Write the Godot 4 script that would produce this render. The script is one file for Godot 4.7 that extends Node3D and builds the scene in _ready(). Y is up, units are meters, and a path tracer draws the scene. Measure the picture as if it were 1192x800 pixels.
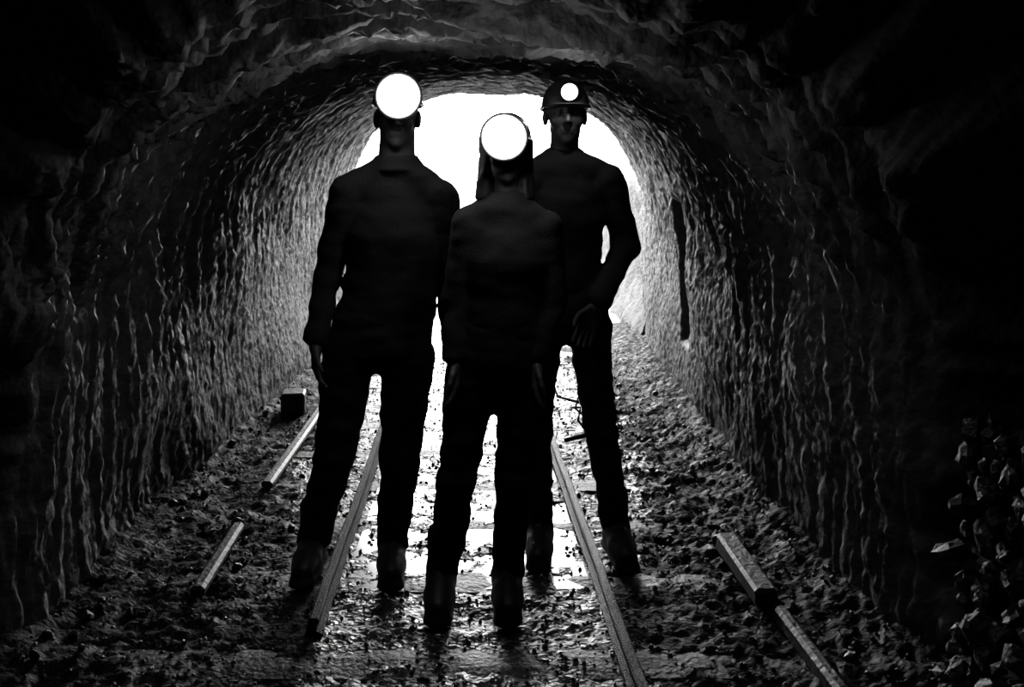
extends Node3D
# A mine gallery seen towards its mouth: three miners with cap lamps stand on the track, daylight behind them.

const EYE := 1.4          # camera height above the track bed
const MOUTH := 9.3        # distance from the camera to the gallery mouth
const BACK := -5.0        # the gallery goes on this far behind the camera

var taken := {}
var rng := RandomNumberGenerator.new()
var n_broad := FastNoiseLite.new()
var n_ring := FastNoiseLite.new()
var n_fine := FastNoiseLite.new()
var n_floor := FastNoiseLite.new()
var n_cloth := FastNoiseLite.new()
var M := {}

func _ready() -> void:
	camera_and_light()
	noises()
	materials()
	build_gallery()
	build_floor()
	build_outside()
	build_track()
	build_timbers()
	build_branch()
	build_people()
	build_stones()

# ------------------------------------------------------------------ camera, sky, exposure

func camera_and_light() -> void:
	var cam := Camera3D.new()
	cam.name = "camera"
	cam.projection = Camera3D.PROJECTION_FRUSTUM
	cam.near = 0.1
	cam.far = 200.0
	cam.size = 0.1 * 800.0 / 1100.0
	cam.frustum_offset = Vector2(0.1 * 56.0 / 1100.0, -0.1 * 172.0 / 1100.0)
	cam.position = Vector3(0, EYE, 0)
	add_child(cam)
	cam.current = true
	var env := Environment.new()
	env.background_mode = Environment.BG_SKY
	var sky := Sky.new()
	var sm := ProceduralSkyMaterial.new()      # even overcast sky
	sm.sky_top_color = Color(0.9, 0.9, 0.9)
	sm.sky_horizon_color = Color(0.97, 0.97, 0.97)
	sm.ground_bottom_color = Color(0.3, 0.3, 0.3)
	sm.ground_horizon_color = Color(0.5, 0.5, 0.5)
	sky.sky_material = sm
	env.sky = sky
	env.background_energy_multiplier = 1.0
	env.tonemap_mode = Environment.TONE_MAPPER_LINEAR
	env.tonemap_exposure = 27.0
	env.sdfgi_enabled = true
	env.ssao_enabled = true
	env.ssil_enabled = true
	var we := WorldEnvironment.new()
	we.name = "world_environment"
	we.environment = env
	add_child(we)

func noises() -> void:
	rng.seed = 71
	n_broad.seed = 3; n_broad.frequency = 0.9; n_broad.fractal_octaves = 2
	n_ring.seed = 11; n_ring.frequency = 1.0; n_ring.fractal_octaves = 2
	n_fine.seed = 23; n_fine.frequency = 14.0; n_fine.fractal_octaves = 2
	n_floor.seed = 31; n_floor.frequency = 2.6; n_floor.fractal_octaves = 4
	n_cloth.seed = 41; n_cloth.frequency = 7.0; n_cloth.fractal_octaves = 2

# ------------------------------------------------------------------ materials

func grey(v: float) -> Color:
	return Color(v, v, v).linear_to_srgb()

func noise_tex(seed_: int, freq: float, octaves: int, lo: float, hi: float, size := 512, kind := FastNoiseLite.TYPE_SIMPLEX_SMOOTH) -> NoiseTexture2D:
	var n := FastNoiseLite.new()
	n.seed = seed_; n.frequency = freq; n.fractal_octaves = octaves; n.noise_type = kind
	var t := NoiseTexture2D.new()
	t.width = size; t.height = size; t.seamless = true; t.noise = n
	var g := Gradient.new()
	g.set_color(0, Color(lo, lo, lo)); g.set_color(1, Color(hi, hi, hi))
	t.color_ramp = g
	return t

func mat(called: String, albedo: float, rough: float, tri_scale := 0.0, albedo_lo := 0.55, relief := 0.0, freq := 0.02) -> StandardMaterial3D:
	var m := StandardMaterial3D.new()
	m.resource_name = called
	m.albedo_color = grey(albedo)
	m.roughness = rough
	if tri_scale > 0.0:
		m.uv1_triplanar = true
		m.uv1_world_triplanar = true
		m.uv1_scale = Vector3.ONE * tri_scale
		m.albedo_texture = noise_tex(hash(called) % 1000, freq, 4, albedo_lo, 1.0)
		if relief > 0.0:
			m.heightmap_enabled = true
			m.heightmap_texture = noise_tex(hash(called) % 1000 + 7, freq * 1.7, 4, 0.0, 1.0)
			m.heightmap_scale = relief
	M[called] = m
	return m

func materials() -> void:
	mat("coal_rock", 0.14, 0.66, 0.9, 0.55, 0.7, 0.03)
	M.coal_rock.metallic_specular = 0.4
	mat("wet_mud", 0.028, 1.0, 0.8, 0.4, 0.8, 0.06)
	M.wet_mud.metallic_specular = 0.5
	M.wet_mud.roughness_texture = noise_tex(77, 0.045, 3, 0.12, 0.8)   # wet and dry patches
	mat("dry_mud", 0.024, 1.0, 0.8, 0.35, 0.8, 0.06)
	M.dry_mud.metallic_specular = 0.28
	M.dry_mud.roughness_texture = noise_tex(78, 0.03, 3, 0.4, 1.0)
	mat("muddy_rail", 0.035, 0.8, 2.5, 0.3, 1.0, 0.06)
	mat("broken_rock", 0.04, 0.55, 2.0, 0.5, 0.6, 0.03)
	mat("outside_rock", 0.045, 0.8, 0.7, 0.25, 1.5, 0.03)
	mat("outside_ground", 0.5, 0.85, 0.6, 0.5, 1.0, 0.03)
	mat("wet_timber", 0.022, 0.55, 2.0, 0.5, 0.4, 0.02)
	mat("rail_steel", 0.06, 0.55, 2.5, 0.15, 1.0, 0.06)
	M.rail_steel.metallic = 0.5
	mat("stone", 0.03, 0.5, 2.0, 0.5, 0.6, 0.03)
	mat("bark", 0.02, 0.8)
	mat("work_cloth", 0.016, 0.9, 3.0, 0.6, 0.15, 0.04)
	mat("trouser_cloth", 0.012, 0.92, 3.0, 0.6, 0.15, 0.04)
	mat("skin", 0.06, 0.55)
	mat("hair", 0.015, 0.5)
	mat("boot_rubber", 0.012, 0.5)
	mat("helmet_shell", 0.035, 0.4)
	mat("lamp_housing", 0.04, 0.4)
	var w := StandardMaterial3D.new()
	w.resource_name = "standing_water"; w.albedo_color = grey(0.02); w.roughness = 0.17
	M.water = w
	var l := StandardMaterial3D.new()
	l.resource_name = "lit_lens"
	l.albedo_color = grey(0.8)
	l.emission_enabled = true
	l.emission = Color.WHITE
	l.emission_energy_multiplier = 0.6
	M.lens = l

# ------------------------------------------------------------------ nodes

func numbered(called: String) -> String:
	var n: int = taken.get(called, 0)
	taken[called] = n + 1
	return called if n == 0 else "%s_%03d" % [called, n]

func tag(o: Node3D, label: String, category := "", group := "", kind := "") -> Node3D:
	if label: o.set_meta("label", label)
	if category: o.set_meta("category", category)
	if group: o.set_meta("group", group)
	if kind: o.set_meta("kind", kind)
	return o

func thing(called: String, at: Vector3, turn := 0.0) -> Node3D:
	var o := Node3D.new()
	o.name = numbered(called)
	add_child(o)
	o.position = at
	o.rotation.y = turn
	return o

func put(mesh: Mesh, called: String, material: Material, parent: Node3D = self) -> MeshInstance3D:
	var o := MeshInstance3D.new()
	o.mesh = mesh
	o.material_override = material
	o.name = numbered(called) if parent == self else called
	parent.add_child(o, true)
	return o

# ------------------------------------------------------------------ mesh building

class Shape:
	var v := PackedVector3Array()
	var nrm := PackedVector3Array()
	var uv := PackedVector2Array()
	var idx := PackedInt32Array()
	func tri(a: int, b: int, c: int) -> void:      # a, b, c counter-clockwise seen from outside
		idx.append(a); idx.append(c); idx.append(b)
	func quad(a: int, b: int, c: int, d: int) -> void:
		tri(a, b, c); tri(a, c, d)
	func face(pts: Array) -> void:                 # a flat face with vertices of its own
		var o := v.size()
		for p in pts: v.append(p)
		for k in range(1, pts.size() - 1): tri(o, o + k, o + k + 1)
	func normals(from := 0) -> void:
		var n := PackedVector3Array()
		n.resize(v.size())
		for t in range(0, idx.size(), 3):
			var a := idx[t]
			var b := idx[t + 1]
			var c := idx[t + 2]
			if a < from: continue
			var f := (v[c] - v[a]).cross(v[b] - v[a])
			n[a] += f; n[b] += f; n[c] += f
		nrm.resize(v.size())
		for k in range(from, v.size()): nrm[k] = n[k].normalized()
	func commit() -> ArrayMesh:
		if nrm.size() != v.size(): normals(nrm.size())
		var a := []
		a.resize(Mesh.ARRAY_MAX)
		a[Mesh.ARRAY_VERTEX] = v
		a[Mesh.ARRAY_NORMAL] = nrm
		if uv.size() == v.size() and v.size() > 0: a[Mesh.ARRAY_TEX_UV] = uv
		a[Mesh.ARRAY_INDEX] = idx
		var m := ArrayMesh.new()
		m.add_surface_from_arrays(Mesh.PRIMITIVE_TRIANGLES, a)
		return m
	func tube(path: Array, radii: Array, sides := 8, flat := Vector2.ONE, capped := true) -> void:
		var o := v.size()
		var up := Vector3.UP
		var rings := path.size()
		for k in rings:
			var a: Vector3 = path[max(k - 1, 0)]
			var b: Vector3 = path[min(k + 1, rings - 1)]
			var t := (b - a).normalized()
			if absf(t.dot(up)) > 0.95: up = Vector3.RIGHT
			var s := t.cross(up).normalized()
			var u := s.cross(t).normalized()
			for j in sides:
				var q := TAU * j / sides
				v.append(path[k] + (s * cos(q) * flat.x + u * sin(q) * flat.y) * radii[k])
		for k in rings - 1:
			for j in sides:
				var j2 := (j + 1) % sides
				quad(o + k * sides + j, o + (k + 1) * sides + j, o + (k + 1) * sides + j2, o + k * sides + j2)
		if capped:
			for e in [0, rings - 1]:
				var c := v.size()
				v.append(path[e])
				for j in sides:
					var p: int = o + e * sides + j
					var q2: int = o + e * sides + (j + 1) % sides
					if e == 0: tri(c, p, q2)
					else: tri(c, q2, p)
	func lathe(profile: Array, sides := 32, basis := Basis.IDENTITY, at := Vector3.ZERO) -> void:   # profile of (radius, height), from the top outside downwards
		var o := v.size()
		for p in profile:
			for j in sides:
				var q := TAU * j / sides
				v.append(at + basis * Vector3(cos(q) * p.x, p.y, sin(q) * p.x))
		for k in profile.size() - 1:
			for j in sides:
				var j2 := (j + 1) % sides
				quad(o + k * sides + j, o + k * sides + j2, o + (k + 1) * sides + j2, o + (k + 1) * sides + j)
	func chamfer_box(at: Vector3, size: Vector3, ch: float, basis := Basis.IDENTITY) -> void:
		var h := size / 2.0
		var p := func(x: float, y: float, z: float) -> Vector3: return at + basis * Vector3(x, y, z)
		for ax in 3:
			for s in [-1.0, 1.0]:
				var b := (ax + 1) % 3
				var c := (ax + 2) % 3
				var pts := []
				for q in [[-1, -1], [1, -1], [1, 1], [-1, 1]]:
					var w := Vector3.ZERO
					w[ax] = s * h[ax]
					w[b] = q[0] * (h[b] - ch)
					w[c] = q[1] * (h[c] - ch)
					pts.append(p.call(w.x, w.y, w.z))
				if s < 0.0: pts.reverse()
				face(pts)
		for ax in 3:                                # edges along ax
			var b := (ax + 1) % 3
			var c := (ax + 2) % 3
			for sb in [-1.0, 1.0]:
				for sc in [-1.0, 1.0]:
					var pts := []
					for q in [[-1.0, 0], [1.0, 0], [1.0, 1], [-1.0, 1]]:
						var w := Vector3.ZERO
						w[ax] = q[0] * (h[ax] - ch)
						w[b] = sb * (h[b] - (ch if q[1] else 0.0))
						w[c] = sc * (h[c] - (0.0 if q[1] else ch))
						pts.append(p.call(w.x, w.y, w.z))
					if sb * sc < 0.0: pts.reverse()
					face(pts)
		for sx in [-1.0, 1.0]:
			for sy in [-1.0, 1.0]:
				for sz in [-1.0, 1.0]:
					var pts := [p.call(sx * h.x, sy * (h.y - ch), sz * (h.z - ch)), p.call(sx * (h.x - ch), sy * h.y, sz * (h.z - ch)), p.call(sx * (h.x - ch), sy * (h.y - ch), sz * h.z)]
					if sx * sy * sz < 0.0: pts.reverse()
					face(pts)

# A distance field on a grid, joined from tapered capsules and ellipsoids, meshed as surface nets.
class Field:
	var o: Vector3
	var c: float
	var nx: int
	var ny: int
	var nz: int
	var f := PackedFloat32Array()
	func _init(lo: Vector3, hi: Vector3, cell: float) -> void:
		o = lo; c = cell
		nx = int(ceil((hi.x - lo.x) / cell)) + 1
		ny = int(ceil((hi.y - lo.y) / cell)) + 1
		nz = int(ceil((hi.z - lo.z) / cell)) + 1
		f.resize(nx * ny * nz)
		f.fill(1.0)
	func span(lo: Vector3, hi: Vector3) -> Array:
		var a := Vector3i(((lo - o) / c).floor()).clamp(Vector3i.ZERO, Vector3i(nx - 1, ny - 1, nz - 1))
		var b := Vector3i(((hi - o) / c).ceil()).clamp(Vector3i.ZERO, Vector3i(nx - 1, ny - 1, nz - 1))
		return [a, b]
	# a tapered capsule; zs flattens it front to back, capped cuts its ends flat
	func bone(a: Vector3, b: Vector3, ra: float, rb: float, k := 0.03, zs := 1.0, capped := false) -> void:
		var pad := k + 2.5 * c
		var r := maxf(ra, rb) + pad
		var e := Vector3(r, r, maxf(ra, rb) * zs + pad)
		var s := span(a.min(b) - e, a.max(b) + e)
		var ab := b - a
		var l2 := ab.length_squared()
		var l := sqrt(l2)
		var iz := 1.0 / zs
		for z in range(s[0].z, s[1].z + 1):
			for y in range(s[0].y, s[1].y + 1):
				var row := (z * ny + y) * nx
				for x in range(s[0].x, s[1].x + 1):
					var p := o + Vector3(x, y, z) * c - a
					var t := p.dot(ab) / l2 if l2 > 0.0 else 0.0
					var tc := clampf(t, 0.0, 1.0)
					var q := p - ab * (t if capped else tc)
					q.z *= iz
					var d := q.length() - lerpf(ra, rb, tc)
					if capped: d = maxf(d, maxf(-t, t - 1.0) * l)
					if zs < 1.0: d *= 0.8
					var w := f[row + x]
					var h := maxf(k - absf(d - w), 0.0) / k
					f[row + x] = minf(d, w) - h * h * k * 0.25
	func blob(at: Vector3, r: Vector3, k := 0.02, cut := false) -> void:
		var pad := k + 2.5 * c
		var s := span(at - r - Vector3.ONE * pad, at + r + Vector3.ONE * pad)
		var m := minf(r.x, minf(r.y, r.z))
		for z in range(s[0].z, s[1].z + 1):
			for y in range(s[0].y, s[1].y + 1):
				var row := (z * ny + y) * nx
				for x in range(s[0].x, s[1].x + 1):
					var q := (o + Vector3(x, y, z) * c - at) / r
					var l := q.length()
					var g := (q / r).length()
					var d := l * (l - 1.0) / g if g > 1e-5 else -m
					var w := f[row + x]
					if cut:
						d = -d
						var h2 := maxf(k - absf(d - w), 0.0) / k
						f[row + x] = maxf(d, w) + h2 * h2 * k * 0.25
					else:
						var h := maxf(k - absf(d - w), 0.0) / k
						f[row + x] = minf(d, w) - h * h * k * 0.25
	func below(y0: float) -> void:                  # cut away what lies below y0
		for y in range(0, ny):
			var d := y0 - (o.y + y * c)
			for z in nz:
				var row := (z * ny + y) * nx
				for x in nx: f[row + x] = maxf(f[row + x], d)
	func folds(n: FastNoiseLite, amount: float, stretch: Vector3, shift: float) -> void:
		for z in nz:
			for y in ny:
				var row := (z * ny + y) * nx
				for x in nx:
					if absf(f[row + x]) < 0.03:
						var p := (o + Vector3(x, y, z) * c) * stretch
						f[row + x] += n.get_noise_3d(p.x + shift, p.y, p.z) * amount
	func into(s: Shape) -> void:
		var cell := {}
		var st := [1, nx, nx * ny]
		for z in nz - 1:
			for y in ny - 1:
				var base := (z * ny + y) * nx
				for x in nx - 1:
					var i := base + x
					var v0 := f[i]
					if absf(v0) > 4.0 * c: continue
					var neg := 0
					var vals := [v0, f[i + 1], f[i + nx], f[i + nx + 1], f[i + st[2]], f[i + st[2] + 1], f[i + st[2] + nx], f[i + st[2] + nx + 1]]
					for q in vals:
						if q < 0.0: neg += 1
					if neg == 0 or neg == 8: continue
					var sum := Vector3.ZERO
					var cnt := 0
					for e in EDGES:
						var a: float = vals[e[0]]
						var b: float = vals[e[1]]
						if (a < 0.0) != (b < 0.0):
							var t := a / (a - b)
							var pa := Vector3(e[0] & 1, (e[0] >> 1) & 1, e[0] >> 2)
							var pb := Vector3(e[1] & 1, (e[1] >> 1) & 1, e[1] >> 2)
							sum += pa.lerp(pb, t)
							cnt += 1
					cell[i] = s.v.size()
					s.v.append(o + (Vector3(x, y, z) + sum / cnt) * c)
		for i in cell:
			var v0 := f[i]
			for ax in 3:
				var b: int = st[(ax + 1) % 3]
				var d: int = st[(ax + 2) % 3]
				var v1 := f[i + st[ax]]
				if (v0 < 0.0) == (v1 < 0.0): continue
				if not (cell.has(i - b) and cell.has(i - d) and cell.has(i - b - d)): continue
				var q := [cell[i - b - d], cell[i - d], cell[i], cell[i - b]]
				if v0 < 0.0: s.quad(q[0], q[1], q[2], q[3])
				else: s.quad(q[3], q[2], q[1], q[0])
	const EDGES := [[0, 1], [2, 3], [4, 5], [6, 7], [0, 2], [1, 3], [4, 6], [5, 7], [0, 4], [1, 5], [2, 6], [3, 7]]

# ------------------------------------------------------------------ the gallery

func smooth(a: float, b: float, x: float) -> float:
	return smoothstep(a, b, x)

func gallery_mid(d: float) -> float:
	return 0.30 * pow(clampf((d - 4.0) / (MOUTH - 4.0), 0.0, 1.5), 1.5) + 0.03 * n_broad.get_noise_1d(d * 0.5)

func ring_point(u: float, d: float) -> Vector2:     # u from -1 (left foot of the wall) over 0 (crown) to 1
	var e := clampf((d - 3.5) / (MOUTH - 3.5), 0.0, 1.0)
	var wide := lerpf(1.36, 1.45, e)
	var spring := lerpf(1.0, 1.15, e)
	var high := lerpf(2.02, 2.43, e)
	var power := lerpf(2.2, 2.4, e)
	var a := absf(u)
	var p: Vector2
	if a > 0.62:                                    # the upright wall
		p = Vector2(wide, lerpf(spring, -0.12, (a - 0.62) / 0.38))
	else:
		var t := (1.0 - a / 0.62) * PI / 2.0
		p = Vector2(wide * pow(cos(t), 2.0 / power), spring + (high - spring) * pow(sin(t), 2.0 / power)) if a > 0.0 else Vector2(0, high)
	return Vector2(p.x * signf(u), p.y)

func chamber(s: float, d: float) -> float:          # towards the camera the gallery opens into a wider chamber
	var edge := 2.92 + 0.16 * n_broad.get_noise_2d(s * 1.3, 7.0) + 0.07 * n_fine.get_noise_2d(s * 0.35, 3.0)
	return 0.75 * (1.0 - smooth(edge - 0.22, edge, d)) + 0.06 * (1.0 - smooth(edge - 0.05, edge + 0.2, d))

func ring_relief(s: float, d: float, y: float) -> float:   # pick marks that run round the section, over broad bulges
	var bend := 0.10 * n_broad.get_noise_2d(s * 0.7 + 40.0, d * 0.6)
	var dd := d + bend + 0.12 * sin(s * 1.1)
	var a := n_ring.get_noise_2d(dd * 6.0, s * 0.85)
	var b := n_ring.get_noise_2d(dd * 15.0 + 60.0, s * 1.7 + 9.0)
	var out := 0.05 * a + 0.030 * (1.0 - 2.6 * absf(b))
	var calm := smooth(3.9, 6.6, d)
	out *= lerpf(1.0, 0.26, calm) * lerpf(0.5, 1.5, smooth(0.7, 1.3, y))
	out += lerpf(0.06, 0.045, calm) * n_broad.get_noise_2d(s * 0.9, d * 0.8) + 0.012 * n_fine.get_noise_2d(s, d * 1.3)
	return out - chamber(s, d)                      # how far it stands out into the gallery

func build_gallery() -> void:
	var ds := []
	var d := BACK
	while d < 1.0:
		ds.append(d); d += 0.2
	while d < MOUTH:
		ds.append(d); d += lerpf(0.011, 0.022, clampf((d - 2.0) / 6.0, 0, 1))
	ds.append(MOUTH)
	var cols := 260
	var rows := ds.size()
	var pts := PackedVector3Array()
	pts.resize(rows * (cols + 1))
	for r in rows:
		var dd: float = ds[r]
		var mid := gallery_mid(dd)
		var flat := PackedVector2Array()
		for k in cols + 1: flat.append(ring_point(lerpf(-1.0, 1.0, float(k) / cols), dd))
		var s := 0.0
		for k in cols + 1:
			var p := flat[k]
			var t := (flat[mini(k + 1, cols)] - flat[maxi(k - 1, 0)]).normalized()
			var n := Vector2(t.y, -t.x)               # into the gallery
			if k > 0: s += (p - flat[k - 1]).length()
			var out := ring_relief(s, dd, p.y)
			if p.x > 0.6 and p.y > 0.35 and p.y < 1.45:   # the upright crevice by the mouth, right
				out -= 0.2 * smooth(6.3, 6.36, dd) * (1.0 - smooth(6.66, 6.72, dd)) * smooth(0.35, 0.5, p.y) * (1.0 - smooth(1.2, 1.45, p.y))
			p += n * out
			pts[r * (cols + 1) + k] = Vector3(p.x + mid, p.y, -dd)
	var nr := PackedVector3Array()
	nr.resize(pts.size())
	for r in rows:
		for k in cols + 1:
			var a := pts[maxi(r - 1, 0) * (cols + 1) + k]
			var b := pts[mini(r + 1, rows - 1) * (cols + 1) + k]
			var e := pts[r * (cols + 1) + maxi(k - 1, 0)]
			var g := pts[r * (cols + 1) + mini(k + 1, cols)]
			nr[r * (cols + 1) + k] = (g - e).cross(b - a).normalized()
	for piece in [["wall_left", 0, 66, "rough dark rock wall of the gallery, left"], ["ceiling", 66, 194, "arched rock roof with curved pick marks"], ["wall_right", 194, 260, "rough dark rock wall of the gallery, right"]]:
		var sh := Shape.new()
		var k0: int = piece[1]
		var k1: int = piece[2]
		var w := k1 - k0 + 1
		for r in rows:
			for k in range(k0, k1 + 1):
				sh.v.append(pts[r * (cols + 1) + k])
				sh.nrm.append(nr[r * (cols + 1) + k])
		for r in rows - 1:
			for k in w - 1:
				var i := r * w + k
				sh.quad(i, i + 1, i + w + 1, i + w)
		# the back of the rock, half a metre out, joined to the mouth's edge
		var o := sh.v.size()
		var back := [0, rows - 1]
		for q in back.size():
			for k in range(k0, k1 + 1):
				var dd: float = ds[back[q]]
				var p2 := ring_point(lerpf(-1.0, 1.0, float(k) / cols), dd)
				var oo := Vector2(p2.x, p2.y - 0.8).normalized() * 1.3
				sh.v.append(Vector3(p2.x + oo.x + gallery_mid(dd), p2.y + oo.y, -dd))
		for k in w - 1:
			sh.quad(o + k, o + w + k, o + w + k + 1, o + k + 1)
		var last := (rows - 1) * w
		var o2 := sh.v.size()
		for k in w:
			sh.v.append(sh.v[last + k])
			sh.v.append(sh.v[o + w + k])
		for k in w - 1:
			sh.quad(o2 + 2 * k, o2 + 2 * k + 2, o2 + 2 * k + 3, o2 + 2 * k + 1)
		tag(put(sh.commit(), piece[0], M.coal_rock), piece[3], "", "", "structure")
	var bw := Shape.new()
	bw.chamfer_box(Vector3(0, 1.1, -BACK + 0.1), Vector3(6.6, 5.4, 0.4), 0.02)
	tag(put(bw.commit(), "wall_back", M.coal_rock), "dark rock face closing the gallery behind", "", "", "structure")

# ------------------------------------------------------------------ floor and outside

func floor_height(x: float, d: float) -> float:
	var calm := smooth(0.95, 0.55, absf(x))         # trodden between the rails
	var h := 0.022 * n_floor.get_noise_2d(x * 1.3, d * 1.3) + 0.014 * n_fine.get_noise_2d(x * 1.6, d * 1.3)
	h += 0.012 * n_fine.get_noise_2d(x * 0.4 + 9.0, d * 0.4)
	h *= lerpf(1.0, 0.55, calm)
	h += 0.07 * smooth(1.1, 1.5, absf(x)) + lerpf(-0.01, -0.016, calm)
	return h

func build_floor() -> void:
	var sh := Shape.new()
	var ds := []
	var d := BACK
	while d < 1.6:
		ds.append(d); d += 0.2
	while d < 10.0:
		ds.append(d); d += lerpf(0.014, 0.03, clampf((d - 2.0) / 6.0, 0.0, 1.0))
	var cols := 280
	for dd in ds:
		for k in cols + 1:
			var x := lerpf(-2.3, 2.4, float(k) / cols)
			sh.v.append(Vector3(x, floor_height(x, dd), -dd))
	var sides := PackedInt32Array()
	for r in ds.size() - 1:
		for k in cols:
			var i: int = r * (cols + 1) + k
			sh.quad(i, i + 1, i + cols + 2, i + cols + 1)
	sh.normals()
	var bed := sh.idx
	var wet := PackedInt32Array()
	for t in range(0, bed.size(), 6):                # wet between the rails, drier rubble to both sides
		var x := sh.v[bed[t]].x
		var d2 := -sh.v[bed[t]].z
		var reach := 0.42 * smooth(3.4, 4.6, d2) + 0.35 * n_floor.get_noise_2d(x * 0.8, d2 * 0.8)
		(wet if x > -0.49 - maxf(reach - 0.1, 0.0) and x < 0.48 + maxf(reach, 0.0) else sides).append_array(bed.slice(t, t + 6))
	var fm := ArrayMesh.new()
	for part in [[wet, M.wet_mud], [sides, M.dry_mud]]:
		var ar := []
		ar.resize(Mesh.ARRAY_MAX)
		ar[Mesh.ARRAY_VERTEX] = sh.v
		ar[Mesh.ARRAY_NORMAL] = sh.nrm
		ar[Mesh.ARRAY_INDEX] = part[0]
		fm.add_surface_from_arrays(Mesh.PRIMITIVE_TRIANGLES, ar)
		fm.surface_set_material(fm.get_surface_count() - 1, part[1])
	tag(put(fm, "floor", null), "wet muddy gallery floor with rubble", "", "", "structure")
	var w := Shape.new()
	var lv := -0.0148
	w.face([Vector3(-0.44, lv, -3.4), Vector3(0.46, lv, -3.4), Vector3(0.6, lv, -9.8), Vector3(-0.3, lv, -9.8)])
	tag(put(w.commit(), "puddle", M.water), "shallow standing water between the rails", "puddle", "", "stuff")

func build_outside() -> void:
	var g := Shape.new()
	var n := 70
	for r in n + 1:
		for k in n + 1:
			var x := lerpf(-26.0, 26.0, float(k) / n)
			var d := 9.9 + 40.0 * pow(float(r) / n, 1.6)
			var h := 0.05 * n_floor.get_noise_2d(x, d) + 3.2 * smooth(17.0, 34.0, d + 3.0 * n_broad.get_noise_2d(x * 0.1, 3.0))
			g.v.append(Vector3(x, h - (0.03 if r == 0 else 0.0), -d))
	for r in n:
		for k in n:
			var i := r * (n + 1) + k
			g.quad(i, i + 1, i + n + 2, i + n + 1)
	tag(put(g.commit(), "ground", M.outside_ground), "pale open ground beyond the gallery mouth", "", "", "structure")
	for side in [-1.0, 1.0]:                          # the banks of the cutting in front of the mouth
		var b := Shape.new()
		var nu := 60
		var nv := 30
		for r in nu + 1:
			for k in nv + 1:
				var d := lerpf(9.15, 16.0, float(r) / nu)
				var t := float(k) / nv
				var y := lerpf(-0.2, 1.55, minf(t / 0.5, 1.0)) + 0.1 * n_broad.get_noise_2d(d, t * 3.0)
				var x := 1.62 + 0.12 * (d - 9.3) * (0.4 if side > 0 else 0.9) + maxf(t - 0.5, 0.0) * 6.0 + 0.08 * n_floor.get_noise_2d(d, y * 1.5 + side * 5.0) - 0.25 * smooth(0.6, -0.1, y)
				if t > 0.5: y += (t - 0.5) * 0.6
				b.v.append(Vector3(0.3 + side * x, y, -d))
		for r in nu:
			for k in nv:
				var i := r * (nv + 1) + k
				if side > 0: b.quad(i, i + nv + 1, i + nv + 2, i + 1)
				else: b.quad(i, i + 1, i + nv + 2, i + nv + 1)
		tag(put(b.commit(), "wall_outside_left" if side < 0 else "wall_outside_right", M.outside_rock), "rocky bank of the cutting outside the mouth, " + ("left" if side < 0 else "right"), "", "", "structure")

# ------------------------------------------------------------------ track

func rail(x: float, d0: float, d1: float, label: String, material: Material) -> void:
	# flat-bottomed section: (across, up)
	var sec := [[-0.028, 0.0], [0.028, 0.0], [0.028, 0.006], [0.009, 0.012], [0.006, 0.034], [0.014, 0.038], [0.016, 0.05], [0.011, 0.055], [-0.011, 0.055], [-0.016, 0.05], [-0.014, 0.038], [-0.006, 0.034], [-0.009, 0.012], [-0.028, 0.006]]
	var sh := Shape.new()
	var steps := 60
	for e in sec.size():
		var a: Array = sec[e]
		var b: Array = sec[(e + 1) % sec.size()]
		var o := sh.v.size()
		for k in steps + 1:
			var d := lerpf(d0, d1, float(k) / steps)
			var wob := 0.006 * n_broad.get_noise_1d(d * 1.3 + x * 20.0)
			for q in [a, b]: sh.v.append(Vector3(q[0] + wob, q[1], -d + d0))
		for k in steps: sh.quad(o + 2 * k, o + 2 * k + 2, o + 2 * k + 3, o + 2 * k + 1)
	for k in [0, steps]:
		var pts := []
		for q in sec: pts.append(Vector3(q[0], q[1], -(d1 - d0) if k else 0.0))
		if k: pts.reverse()
		sh.face(pts)
	var t := put(sh.commit(), "rail", material)
	t.position = Vector3(x, -0.006, -d0)
	tag(t, label, "rail", "steel rails of the track")

func build_track() -> void:
	rail(-0.48, 3.02, 12.0, "worn steel rail on the left of the track, beside the left man's boots", M.muddy_rail)
	rail(0.495, 0.8, 12.0, "worn steel rail on the right, running past the right man's boots", M.rail_steel)
	var where := [2.3, 2.86, 3.46, 4.06, 4.62, 5.2, 5.8, 6.42, 7.05, 7.65]
	var ords := ["nearest", "second nearest", "third", "fourth", "fifth", "sixth", "seventh", "eighth", "ninth", "farthest"]
	for i in where.size():
		var sh := Shape.new()
		var len_ := rng.randf_range(2.02, 2.14)
		var n := 24
		var sec := [[-0.105, -0.1], [-0.105, 0.02], [-0.088, 0.036], [-0.03, 0.04], [0.03, 0.04], [0.088, 0.036], [0.105, 0.02], [0.105, -0.1]]
		for e in sec.size() - 1:
			var o := sh.v.size()
			for k in n + 1:
				var x := lerpf(-len_ / 2, len_ / 2, float(k) / n)
				for q in [sec[e], sec[e + 1]]:
					var w := 0.008 * n_fine.get_noise_3d(x * 0.5, q[1] * 4.0, i * 7.0 + q[0] * 4.0)
					sh.v.append(Vector3(x, q[1] + w, q[0] + w))
			for k in n: sh.quad(o + 2 * k, o + 2 * k + 1, o + 2 * k + 3, o + 2 * k + 2)
		for s in [-1.0, 1.0]:
			var pts := []
			for q in sec: pts.append(Vector3(s * len_ / 2, q[1], q[0]))
			if s < 0: pts.reverse()
			sh.face(pts)
		var t := put(sh.commit(), "sleeper", M.wet_timber)
		t.position = Vector3(rng.randf_range(-0.02, 0.04), -0.053, -where[i])
		t.rotation.y = rng.randf_range(-0.02, 0.02)
		tag(t, "wet timber sleeper across the track, %s from the front of the photo" % ords[i], "sleeper", "timber sleepers")

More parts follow.
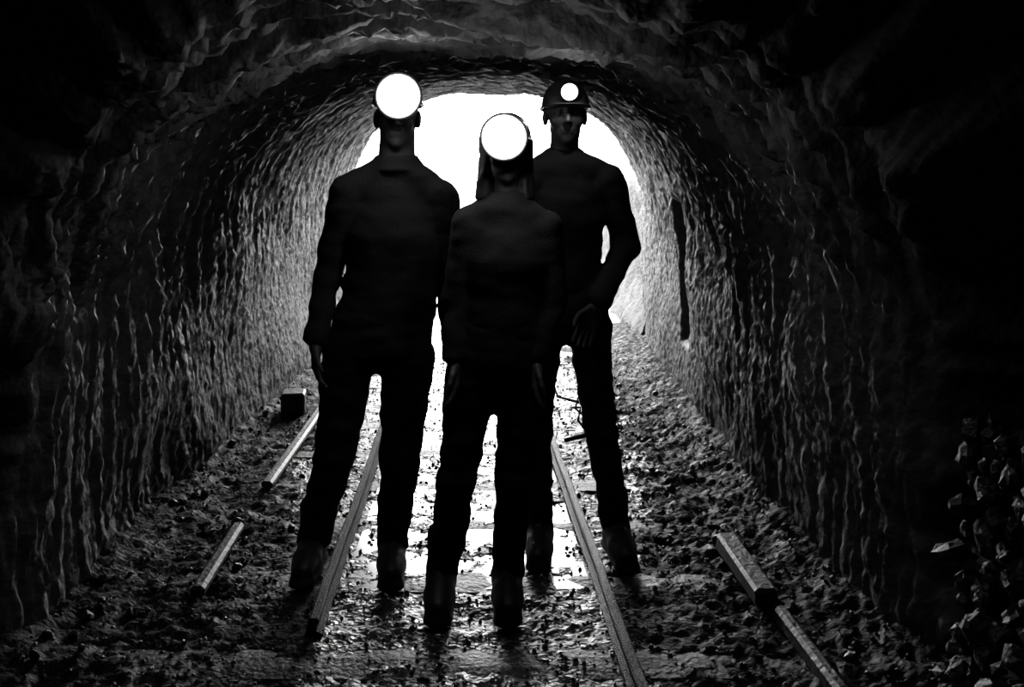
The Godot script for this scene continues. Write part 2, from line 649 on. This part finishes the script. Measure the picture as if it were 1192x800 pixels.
func beam(called: String, x: float, d0: float, d1: float, size: Vector2, y: float, turn: float, label: String, category: String, material: Material) -> void:
	var sh := Shape.new()
	sh.chamfer_box(Vector3(0, size.y / 2, 0), Vector3(size.x, size.y, d1 - d0), 0.012)
	for k in sh.v.size():
		var p := sh.v[k]
		sh.v[k] = p + Vector3(1, 1, 1) * 0.006 * n_fine.get_noise_3d(p.x * 0.6 + x * 3.0, p.y * 0.6, p.z * 0.3 + d0)
	var t := put(sh.commit(), called, material)
	t.position = Vector3(x, y, -(d0 + d1) / 2)
	t.rotation.y = turn
	tag(t, label, category)

func build_timbers() -> void:
	beam("timber_beam", 1.03, 3.19, 3.74, Vector2(0.08, 0.07), 0.0, -0.02, "squared timber lying by the right wall, ending in front of the right man", "beam", M.wet_timber)
	beam("timber_beam", 1.04, 1.5, 3.12, Vector2(0.04, 0.06), -0.01, 0.0, "long narrow timber running to the bottom right edge of the photo", "beam", M.wet_timber)
	beam("plank", -0.935, 3.28, 3.95, Vector2(0.05, 0.04), 0.0, 0.02, "short bright-edged plank left of the left man's boots", "plank", M.wet_timber)
	beam("plank", -0.93, 4.5, 6.3, Vector2(0.055, 0.04), 0.0, -0.01, "plank along the left wall behind the left man", "plank", M.wet_timber)
	beam("timber_block", -1.1, 6.0, 6.2, Vector2(0.15, 0.14), 0.0, 0.1, "dark squared timber block against the left wall near the mouth", "block", M.wet_timber)

func build_branch() -> void:
	var t := thing("dead_branch", Vector3(0.62, 0.02, -5.3))
	tag(t, "bare black branch lying on the floor, seen between the right man's legs", "branch")
	var main := Shape.new()
	main.tube([Vector3(-0.06, 0.02, 0.05), Vector3(0.02, 0.035, 0.03), Vector3(0.09, 0.03, -0.05), Vector3(0.14, 0.05, -0.3), Vector3(0.1, 0.09, -0.7)], [0.012, 0.014, 0.013, 0.01, 0.006], 7)
	put(main.commit(), "stem", M.bark, t)
	for tw in [[Vector3(0.09, 0.03, -0.05), Vector3(0.03, 0.1, -0.08), Vector3(0.05, 0.17, -0.12)], [Vector3(0.13, 0.05, -0.25), Vector3(0.04, 0.12, -0.3), Vector3(0.08, 0.24, -0.34)], [Vector3(0.1, 0.09, -0.6), Vector3(-0.03, 0.12, -0.62), Vector3(-0.06, 0.2, -0.66)]]:
		var s := Shape.new()
		s.tube(tw, [0.009, 0.007, 0.004], 6)
		put(s.commit(), "twig", M.bark, t)

# ------------------------------------------------------------------ people

func hand(sh: Shape, wrist: Vector3, u: Vector3, w: Vector3, curl: float, size: float) -> void:
	# u points from the wrist to the fingers, w towards the thumb; the fingers close along n
	u = u.normalized()
	w = (w - u * w.dot(u)).normalized()
	var n := u.cross(w).normalized()
	if n.z < 0.0: n = -n
	var lo := wrist - Vector3.ONE * 0.19 * size
	var fl := Field.new(lo, wrist + Vector3.ONE * 0.19 * size, 0.0042)
	var p := func(a: float, b: float, c: float) -> Vector3: return wrist + (u * a + w * b + n * c) * size
	fl.bone(p.call(-0.05, 0, 0), p.call(0.01, 0, 0), 0.028 * size, 0.025 * size, 0.01)
	for b in [-0.027, -0.009, 0.009, 0.027]:
		fl.bone(p.call(0.01, b * 0.7, 0), p.call(0.088, b, 0), 0.015 * size, 0.0115 * size, 0.012)
	var ln := [0.062, 0.076, 0.083, 0.075]
	for k in 4:
		var b: float = [-0.03, -0.0105, 0.0095, 0.0295][k]
		var a0 := Vector3(0.088, b, 0.002)
		var ang := curl
		var pa := a0
		for seg in 3:
			var l: float = ln[k] * [0.45, 0.31, 0.24][seg]
			var pb := pa + Vector3(cos(ang), (k - 1.5) * 0.05, sin(ang)) * l
			fl.bone(p.call(pa.x, pa.y, pa.z), p.call(pb.x, pb.y, pb.z), (0.0098 - seg * 0.0009) * size, (0.0092 - seg * 0.0011) * size, 0.003)
			pa = pb
			ang += curl
	fl.bone(p.call(0.018, 0.024, 0.004), p.call(0.055, 0.052, 0.012), 0.016 * size, 0.0115 * size, 0.008)
	fl.bone(p.call(0.055, 0.052, 0.012), p.call(0.086, 0.06, 0.022), 0.0112 * size, 0.0095 * size, 0.003)
	fl.bone(p.call(0.086, 0.06, 0.022), p.call(0.108, 0.058, 0.032), 0.0098 * size, 0.0075 * size, 0.003)
	fl.into(sh)

func head(sh: Shape, at: Vector3, s: float, neck: Vector3, neck_r: float) -> void:
	var fl := Field.new(at + Vector3(-0.125, -0.26, -0.15), at + Vector3(0.125, 0.16, 0.15), 0.0055)
	var q := func(x: float, y: float, z: float) -> Vector3: return at + Vector3(x, y, z) * s
	fl.blob(q.call(0, 0.035, -0.015), Vector3(0.076, 0.098, 0.096) * s, 0.02)
	fl.blob(q.call(0, -0.03, 0.02), Vector3(0.062, 0.085, 0.07) * s, 0.02)
	fl.blob(q.call(0, -0.078, 0.03), Vector3(0.05, 0.042, 0.052) * s, 0.02)
	fl.blob(q.call(0, -0.105, 0.06), Vector3.ONE * 0.022 * s, 0.015)
	for e in [-1.0, 1.0]:
		fl.blob(q.call(e * 0.04, -0.03, 0.06), Vector3.ONE * 0.026 * s, 0.02)
		fl.blob(q.call(e * 0.031, 0.002, 0.1), Vector3(0.02, 0.014, 0.02) * s, 0.008, true)
		fl.blob(q.call(e * 0.031, 0.0, 0.076), Vector3.ONE * 0.0125 * s, 0.003)
		fl.blob(q.call(e * 0.08, -0.012, -0.012), Vector3(0.012, 0.034, 0.02) * s, 0.006)
		fl.bone(q.call(0, 0.024, 0.084), q.call(e * 0.045, 0.024, 0.068), 0.011 * s, 0.01 * s, 0.01)
		fl.blob(q.call(e * 0.011, -0.037, 0.096), Vector3.ONE * 0.0085 * s, 0.005)
	fl.bone(q.call(0, 0.012, 0.086), q.call(0, -0.033, 0.108), 0.008 * s, 0.0115 * s, 0.008)
	fl.bone(q.call(-0.02, -0.064, 0.083), q.call(0.02, -0.064, 0.083), 0.0065 * s, 0.0065 * s, 0.004)
	fl.bone(q.call(-0.017, -0.076, 0.081), q.call(0.017, -0.076, 0.081), 0.007 * s, 0.007 * s, 0.004)
	fl.bone(q.call(0, -0.07, -0.015), neck - Vector3(0, 0.05, 0.01), neck_r, neck_r * 1.08, 0.025)
	fl.into(sh)

func helmet(p: Node3D, at: Vector3, wide: float, high: float) -> void:   # at: the middle of the rim
	var sh := Shape.new()
	var prof := []
	for k in 13:
		var t := (0.02 + 0.98 * k / 12.0) * PI / 2
		prof.append(Vector2(sin(t) * wide * 0.96, cos(t) * high))
	prof.append_array([Vector2(wide, -0.004), Vector2(wide * 1.03, -0.01), Vector2(wide * 1.03, -0.014), Vector2(wide * 0.92, -0.014), Vector2(wide * 0.9, 0.0)])
	for k in 7:
		var t := (1.0 - (k + 1) / 8.0) * PI / 2
		prof.append(Vector2(sin(t) * wide * 0.9, cos(t) * (high - 0.006)))
	sh.lathe(prof, 40, Basis.from_scale(Vector3(1, 1, 1.18)))
	var hm := put(sh.commit(), "helmet", M.helmet_shell, p)
	hm.position = at
	hm.rotation.x = -0.06
	var pk := Shape.new()                             # the peak over the brow
	for r in 4:
		for k in 15:
			var a := lerpf(-1.05, 1.05, k / 14.0)
			var rad := wide + 0.001 + (0.006 + 0.02 * cos(a * 1.4)) * mini(r, 2) / 2.0
			if r == 3: rad = wide
			pk.v.append(Vector3(sin(a) * rad, -0.006 - 0.004 * mini(r, 2) - (0.006 if r == 3 else 0.0), cos(a) * rad * 1.18))
	for r in 3:
		for k in 14:
			var i := r * 15 + k
			pk.quad(i, i + 15, i + 16, i + 1)
	put(pk.commit(), "peak", M.helmet_shell, hm)

func cap_lamp(p: Node3D, at: Vector3, r: float, tilt: float, energy: float) -> void:
	var o := Node3D.new()
	o.name = "cap_lamp"
	p.add_child(o)
	o.position = at
	o.rotation.x = tilt
	var turn := Basis(Vector3.RIGHT, PI / 2)          # the lathe's axis along z, its top to the front
	var b := Shape.new()
	b.lathe([Vector2(r * 0.9, 0.004), Vector2(r * 0.93, 0.007), Vector2(r, 0.006), Vector2(r * 1.02, 0.0), Vector2(r, -0.012), Vector2(r * 0.86, -0.02), Vector2(r * 0.6, -0.04), Vector2(r * 0.42, -0.052), Vector2(0.001, -0.054)], 36, turn)
	put(b.commit(), "housing", M.lamp_housing, o)
	var l := Shape.new()
	l.lathe([Vector2(0.0005, 0.012), Vector2(r * 0.35, 0.0105), Vector2(r * 0.65, 0.007), Vector2(r * 0.9, 0.002), Vector2(r * 0.9, -0.006), Vector2(0.0005, -0.006)], 36, turn)
	put(l.commit(), "lens", M.lens, o)
	var k := Shape.new()
	k.chamfer_box(Vector3(0, 0, -0.055), Vector3(minf(r, 0.04), 0.05, 0.03), 0.006)
	put(k.commit(), "bracket", M.lamp_housing, o)
	var li := OmniLight3D.new()
	li.name = "lamp_light"
	li.light_energy = energy
	li.light_size = r * 0.5
	li.omni_range = 40.0
	li.omni_attenuation = 2.0
	li.shadow_enabled = true
	li.position = Vector3(0, 0, 0.03 + r * 0.5)
	o.add_child(li)

func person(at: Vector3, j: Dictionary, label: String) -> Node3D:
	var p := thing("person", at)
	tag(p, label, "person", "miners on the track")
	var sz: float = j.size
	# skin: one figure from head to ankles, under the clothes, with finer hands and head
	var bd := Shape.new()
	var fl := Field.new(Vector3(-0.45, 0.03, -0.22), Vector3(0.45, j.neck.y + 0.03, 0.26), 0.014)
	fl.bone(j.pelvis, j.chest, 0.105 * sz, 0.11 * sz, 0.03, 0.6)
	fl.bone(j.chest, j.neck - Vector3(0, 0.03, 0), 0.1 * sz, 0.042, 0.03, 0.6)
	for s in ["l", "r"]:
		fl.bone(j.chest + Vector3(0, 0.1, -0.01), j["sh" + s], 0.038, 0.045, 0.02)
		fl.bone(j["sh" + s], j["el" + s], 0.046, 0.038, 0.03)
		fl.bone(j["el" + s], j["wr" + s], 0.037, 0.027, 0.02)
		fl.bone(j["hip" + s], j["kn" + s], 0.075, 0.052, 0.03)
		fl.bone(j["kn" + s], j["an" + s], 0.05, 0.038, 0.02)
	fl.into(bd)
	head(bd, j.eyes, j.head, j.neck, j.neck_r)
	for s in ["l", "r"]:
		var w: Vector3 = j["wr" + s]
		var u: Vector3 = j["hand" + s] - w
		hand(bd, w + u.normalized() * 0.035, u, j.get("thumb" + s, Vector3(0, 0, 1)), j.get("curl" + s, 0.28), sz)
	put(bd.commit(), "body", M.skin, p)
	# jacket
	var ja := Shape.new()
	var jf := Field.new(Vector3(-0.46, j.hem - 0.06, -0.27), Vector3(0.46, j.neck.y + 0.06, 0.27), 0.0105)
	var hemc := Vector3(j.pelvis.x, j.hem - 0.08, 0)
	jf.bone(hemc, j.waist, j.hem_r, j.waist_r, 0.03, 0.66)
	jf.bone(j.waist, j.chest, j.waist_r, j.chest_r, 0.03, 0.66)
	jf.bone(j.chest, j.chest + Vector3(0, 0.13, -0.01), j.chest_r, j.chest_r * 0.72, 0.03, 0.7)
	for s in ["l", "r"]:
		var sh: Vector3 = j["sh" + s]
		jf.bone(j.neck + Vector3(0, -0.05, -0.015), sh + Vector3(0, 0.012, 0), 0.066 * sz, j.sh_r * 0.82, 0.035)
		jf.bone(sh, j["el" + s], j.sh_r, j.el_r, 0.012)
		jf.bone(j["el" + s], j["wr" + s], j.el_r, j.el_r * 0.84, 0.02, 1.0)
		var e: Vector3 = (j["wr" + s] - j["el" + s]).normalized()
		jf.bone(j["wr" + s] - e * 0.03, j["wr" + s] + e * 0.025, j.el_r * 0.9, j.el_r * 0.88, 0.006, 1.0, true)
	jf.bone(j.neck + Vector3(0, -0.06, -0.012), j.neck + Vector3(0, -0.012, -0.008), j.neck_r + 0.03, j.neck_r + 0.014, 0.02, 1.0, true)
	jf.folds(n_cloth, 0.009, Vector3(0.8, 1.5, 0.8), at.x * 9.0)
	jf.below(j.hem)
	jf.into(ja)
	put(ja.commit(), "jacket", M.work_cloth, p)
	# trousers
	var tr := Shape.new()
	var tf := Field.new(Vector3(-0.42, 0.02, -0.24), Vector3(0.42, j.waist.y, 0.26), 0.0105)
	tf.bone(j.pelvis + Vector3(0, 0.06, 0), j.waist - Vector3(0, 0.04, 0), j.pelvis_r, j.pelvis_r * 0.92, 0.03, 0.68)
	tf.blob(j.pelvis, Vector3(j.pelvis_r, 0.1, 0.12), 0.03)
	for s in ["l", "r"]:
		tf.bone(j["hip" + s], j["kn" + s], j.hip_r, j.kn_r, 0.03)
		tf.bone(j["kn" + s], j["an" + s], j.kn_r, j.an_r, 0.02)
	tf.folds(n_cloth, 0.011, Vector3(0.8, 1.6, 0.8), at.x * 5.0 + 30.0)
	tf.below(0.075)
	tf.into(tr)
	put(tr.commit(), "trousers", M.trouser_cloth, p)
	# boots
	for s in ["l", "r"]:
		var bs := Shape.new()
		var a: Vector3 = j["an" + s]
		var toe: Vector3 = j["toe" + s]
		var flat := (Vector3(toe.x, 0, toe.z) - Vector3(a.x, 0, a.z)).normalized()
		var bf := Field.new(Vector3(a.x - 0.16, -0.005, a.z - 0.14), Vector3(a.x + 0.16, 0.26, a.z + 0.3), 0.0075)
		var heel := Vector3(a.x, 0.045, a.z) - flat * 0.055
		bf.bone(Vector3(a.x, 0.22, a.z - 0.005), Vector3(a.x, 0.08, a.z), 0.05, 0.047, 0.02)
		bf.bone(heel, Vector3(a.x, 0.05, a.z) + flat * 0.09, 0.042, 0.048, 0.03)
		bf.bone(Vector3(a.x, 0.085, a.z) + flat * 0.02, Vector3(a.x, 0.05, a.z) + flat * 0.14, 0.045, 0.042, 0.03)
		bf.bone(Vector3(a.x, 0.042, a.z) + flat * 0.1, Vector3(a.x, 0.04, a.z) + flat * 0.175, 0.05, 0.041, 0.02)
		bf.bone(Vector3(a.x, 0.0, a.z) - flat * 0.07, Vector3(a.x, 0.0, a.z) + flat * 0.18, 0.045, 0.05, 0.008)
		bf.below(0.002)
		bf.into(bs)
		put(bs.commit(), "boot", M.boot_rubber, p)
	return p

func build_people() -> void:
	var a := person(Vector3(-0.325, 0, -3.58), {
		"size": 1.0, "eyes": Vector3(0.072, 1.703, 0.0), "head": 1.0, "neck": Vector3(0.068, 1.563, -0.01), "neck_r": 0.066,
		"shl": Vector3(-0.117, 1.407, 0), "shr": Vector3(0.234, 1.393, 0), "ell": Vector3(-0.19, 1.109, -0.02), "elr": Vector3(0.268, 1.104, -0.04),
		"wrl": Vector3(-0.228, 0.875, 0.05), "wrr": Vector3(0.285, 0.863, -0.02), "handl": Vector3(-0.222, 0.764, 0.09), "handr": Vector3(0.293, 0.743, 0.0),
		"chest": Vector3(0.06, 1.25, 0), "waist": Vector3(0.04, 1.0, 0), "pelvis": Vector3(0.005, 0.856, 0), "hem": 0.8,
		"hem_r": 0.198, "waist_r": 0.172, "chest_r": 0.172, "sh_r": 0.07, "el_r": 0.052, "pelvis_r": 0.175,
		"hipl": Vector3(-0.108, 0.80, 0), "hipr": Vector3(0.111, 0.80, 0), "knl": Vector3(-0.16, 0.425, 0.03), "knr": Vector3(0.088, 0.425, 0.03),
		"anl": Vector3(-0.247, 0.098, 0), "anr": Vector3(0.054, 0.093, 0.02), "toel": Vector3(-0.256, 0.05, 0.16), "toer": Vector3(0.063, 0.049, 0.18),
		"hip_r": 0.106, "kn_r": 0.073, "an_r": 0.062,
	}, "tall miner in dark jacket on the left with a bright cap lamp, its disc enlarged to include the glare")
	helmet(a, Vector3(0.073, 1.755, -0.005), 0.098, 0.107)
	cap_lamp(a, Vector3(0.087, 1.762, 0.15), 0.086, 0.05, 0.002)  # lens built oversize: the glowing disc stands in for the lamp's glare
	var b := person(Vector3(0.119, 0, -3.28), {
		"size": 0.92, "eyes": Vector3(0.029, 1.555, 0.0), "head": 0.87, "neck": Vector3(0.027, 1.418, -0.005), "neck_r": 0.05,
		"shl": Vector3(-0.103, 1.292, 0), "shr": Vector3(0.167, 1.287, 0), "ell": Vector3(-0.143, 1.048, 0), "elr": Vector3(0.194, 1.042, 0),
		"wrl": Vector3(-0.149, 0.861, 0.06), "wrr": Vector3(0.132, 0.856, 0.06), "handl": Vector3(-0.145, 0.758, 0.1), "handr": Vector3(0.118, 0.752, 0.1),
		"chest": Vector3(0.03, 1.17, 0), "waist": Vector3(0.018, 0.977, 0), "pelvis": Vector3(0.006, 0.845, 0), "hem": 0.785,
		"hem_r": 0.172, "waist_r": 0.145, "chest_r": 0.15, "sh_r": 0.062, "el_r": 0.049, "pelvis_r": 0.165,
		"hipl": Vector3(-0.088, 0.815, 0), "hipr": Vector3(0.086, 0.815, 0), "knl": Vector3(-0.143, 0.419, 0.03), "knr": Vector3(0.058, 0.419, 0.03),
		"anl": Vector3(-0.197, 0.085, 0), "anr": Vector3(0.03, 0.085, 0), "toel": Vector3(-0.204, 0.04, 0.16), "toer": Vector3(0.026, 0.04, 0.16),
		"hip_r": 0.092, "kn_r": 0.066, "an_r": 0.056,
	}, "shortest miner, standing in front between the two men, bright cap lamp")
	helmet(b, Vector3(0.031, 1.6, -0.005), 0.088, 0.09)
	cap_lamp(b, Vector3(0.014, 1.595, 0.14), 0.08, 0.05, 0.002)  # radius takes in the bloom around a smaller real lamp
	var hs := Shape.new()                             # straight hair that falls to the shoulders
	var hf := Field.new(Vector3(-0.12, 1.3, -0.19), Vector3(0.18, 1.68, 0.16), 0.0075)
	var hc: Vector3 = Vector3(0.029, 1.555, 0.0)
	hf.blob(hc + Vector3(0, 0.04, -0.02), Vector3(0.085, 0.085, 0.1), 0.02)
	hf.bone(hc + Vector3(0, 0.02, -0.045), hc + Vector3(-0.004, -0.15, -0.05), 0.082, 0.093, 0.02, 0.8)
	for e in [-1.0, 1.0]:
		hf.bone(hc + Vector3(e * 0.066, 0.02, -0.01), hc + Vector3(e * 0.073 - 0.005, -0.16, 0.0), 0.02, 0.03, 0.02)
	hf.blob(hc + Vector3(0, -0.03, 0.11), Vector3(0.05, 0.1, 0.1), 0.01, true)
	hf.folds(n_cloth, 0.012, Vector3(4.0, 0.3, 4.0), 3.0)
	hf.below(1.385)
	hf.into(hs)
	put(hs.commit(), "hair", M.hair, b)
	var c := person(Vector3(0.446, 0, -3.72), {
		"size": 1.0, "eyes": Vector3(-0.047, 1.72, 0.0), "head": 0.97, "neck": Vector3(-0.05, 1.59, -0.01), "neck_r": 0.054,
		"shl": Vector3(-0.189, 1.461, 0), "shr": Vector3(0.122, 1.457, 0), "ell": Vector3(-0.208, 1.155, -0.02), "elr": Vector3(0.203, 1.202, -0.04),
		"wrl": Vector3(-0.171, 0.939, 0.02), "wrr": Vector3(0.075, 1.0, 0.08), "handl": Vector3(-0.163, 0.826, 0.05), "handr": Vector3(0.04, 0.93, 0.1),
		"thumbr": Vector3(-1, 0.3, 0.2), "curlr": 0.15,
		"chest": Vector3(-0.045, 1.33, 0), "waist": Vector3(-0.05, 1.055, 0), "pelvis": Vector3(-0.03, 0.92, 0), "hem": 0.885,
		"hem_r": 0.158, "waist_r": 0.133, "chest_r": 0.149, "sh_r": 0.068, "el_r": 0.053, "pelvis_r": 0.15,
		"hipl": Vector3(-0.142, 0.87, 0), "hipr": Vector3(0.046, 0.87, 0), "knl": Vector3(-0.168, 0.454, 0.03), "knr": Vector3(0.09, 0.471, 0.03),
		"anl": Vector3(-0.145, 0.09, 0), "anr": Vector3(0.152, 0.09, 0), "toel": Vector3(-0.165, 0.041, 0.16), "toer": Vector3(0.165, 0.034, 0.16),
		"hip_r": 0.085, "kn_r": 0.062, "an_r": 0.054,
	}, "tall miner on the right, hand at the hip, with a small cap lamp")
	helmet(c, Vector3(-0.046, 1.755, -0.005), 0.098, 0.104)
	cap_lamp(c, Vector3(-0.045, 1.795, 0.128), 0.034, 0.1, 0.0009)

# ------------------------------------------------------------------ stones

func stone_mesh(s: int) -> ArrayMesh:
	var sh := Shape.new()
	var n := FastNoiseLite.new()
	n.seed = s
	n.frequency = 0.9
	var im := SphereMesh.new()
	im.radial_segments = 7; im.rings = 4
	var ar := im.get_mesh_arrays()
	var vs: PackedVector3Array = ar[Mesh.ARRAY_VERTEX]
	var ix: PackedInt32Array = ar[Mesh.ARRAY_INDEX]
	for t in range(0, ix.size(), 3):
		var p := []
		for k in 3:
			var q := vs[ix[t + k]] * 2.0
			p.append((q * (0.85 + 0.5 * n.get_noise_3dv(q * 1.6))) * Vector3(1, 0.7, 1))
		if (p[1] - p[0]).cross(p[2] - p[0]).length() < 1e-6: continue
		sh.face([p[0], p[2], p[1]])
	return sh.commit()

func build_stones() -> void:
	var floor_node: Node3D = get_node("floor")
	var kinds := []
	for k in 6: kinds.append(stone_mesh(k + 5))
	for k in 90:                                     # the larger pieces, along the walls and outside the rails
		var side := -1.0 if rng.randf() < 0.5 else 1.0
		var d := 1.9 + 5.2 * pow(rng.randf(), 1.2)
		var x := side * (0.68 + 0.68 * pow(rng.randf(), 0.6))
		var r := rng.randf_range(0.012, 0.03)
		var o := put(kinds[k % 6], "stone", M.stone, floor_node)
		o.position = Vector3(x, floor_height(x, d) + r * 0.25, -d)
		o.scale = Vector3.ONE * r
		o.rotation = Vector3(rng.randf() * 6.0, rng.randf() * 6.0, rng.randf() * 6.0)
	var heap := thing("rubble_heap", Vector3(1.36, 0, -2.27))
	tag(heap, "heap of broken rock at the right edge of the photo", "rubble")
	for layer in 11:
		for k in 12:
			for deep in 2:
				var r := rng.randf_range(0.03, 0.058)
				var o := put(kinds[(layer + k + deep) % 6], "stone", M.broken_rock, heap)
				o.position = Vector3(0.02 + layer * 0.008 + deep * 0.08 + rng.randf_range(-0.03, 0.03), 0.03 + layer * 0.07, 0.42 - k * 0.075 + rng.randf_range(-0.03, 0.03))
				o.scale = Vector3.ONE * r
				o.rotation = Vector3(rng.randf() * 6.0, rng.randf() * 6.0, rng.randf() * 6.0)
	var mm := MultiMesh.new()
	mm.transform_format = MultiMesh.TRANSFORM_3D
	mm.mesh = kinds[0]
	mm.instance_count = 14000
	for k in 14000:
		var x := rng.randf_range(-1.35, 1.4)
		var d := 1.8 + 6.5 * pow(rng.randf(), 1.3)
		var r := 0.003 + 0.009 * pow(rng.randf(), 3.0)
		var bs := Basis.from_euler(Vector3(rng.randf() * 6.0, rng.randf() * 6.0, rng.randf() * 6.0)).scaled(Vector3.ONE * r)
		mm.set_instance_transform(k, Transform3D(bs, Vector3(x, floor_height(x, d) + r * 0.2, -d)))
	var g := MultiMeshInstance3D.new()
	g.name = "gravel"
	g.multimesh = mm
	g.material_override = M.stone
	add_child(g)
	tag(g, "fine dark gravel strewn over the gallery floor", "gravel", "", "stuff")
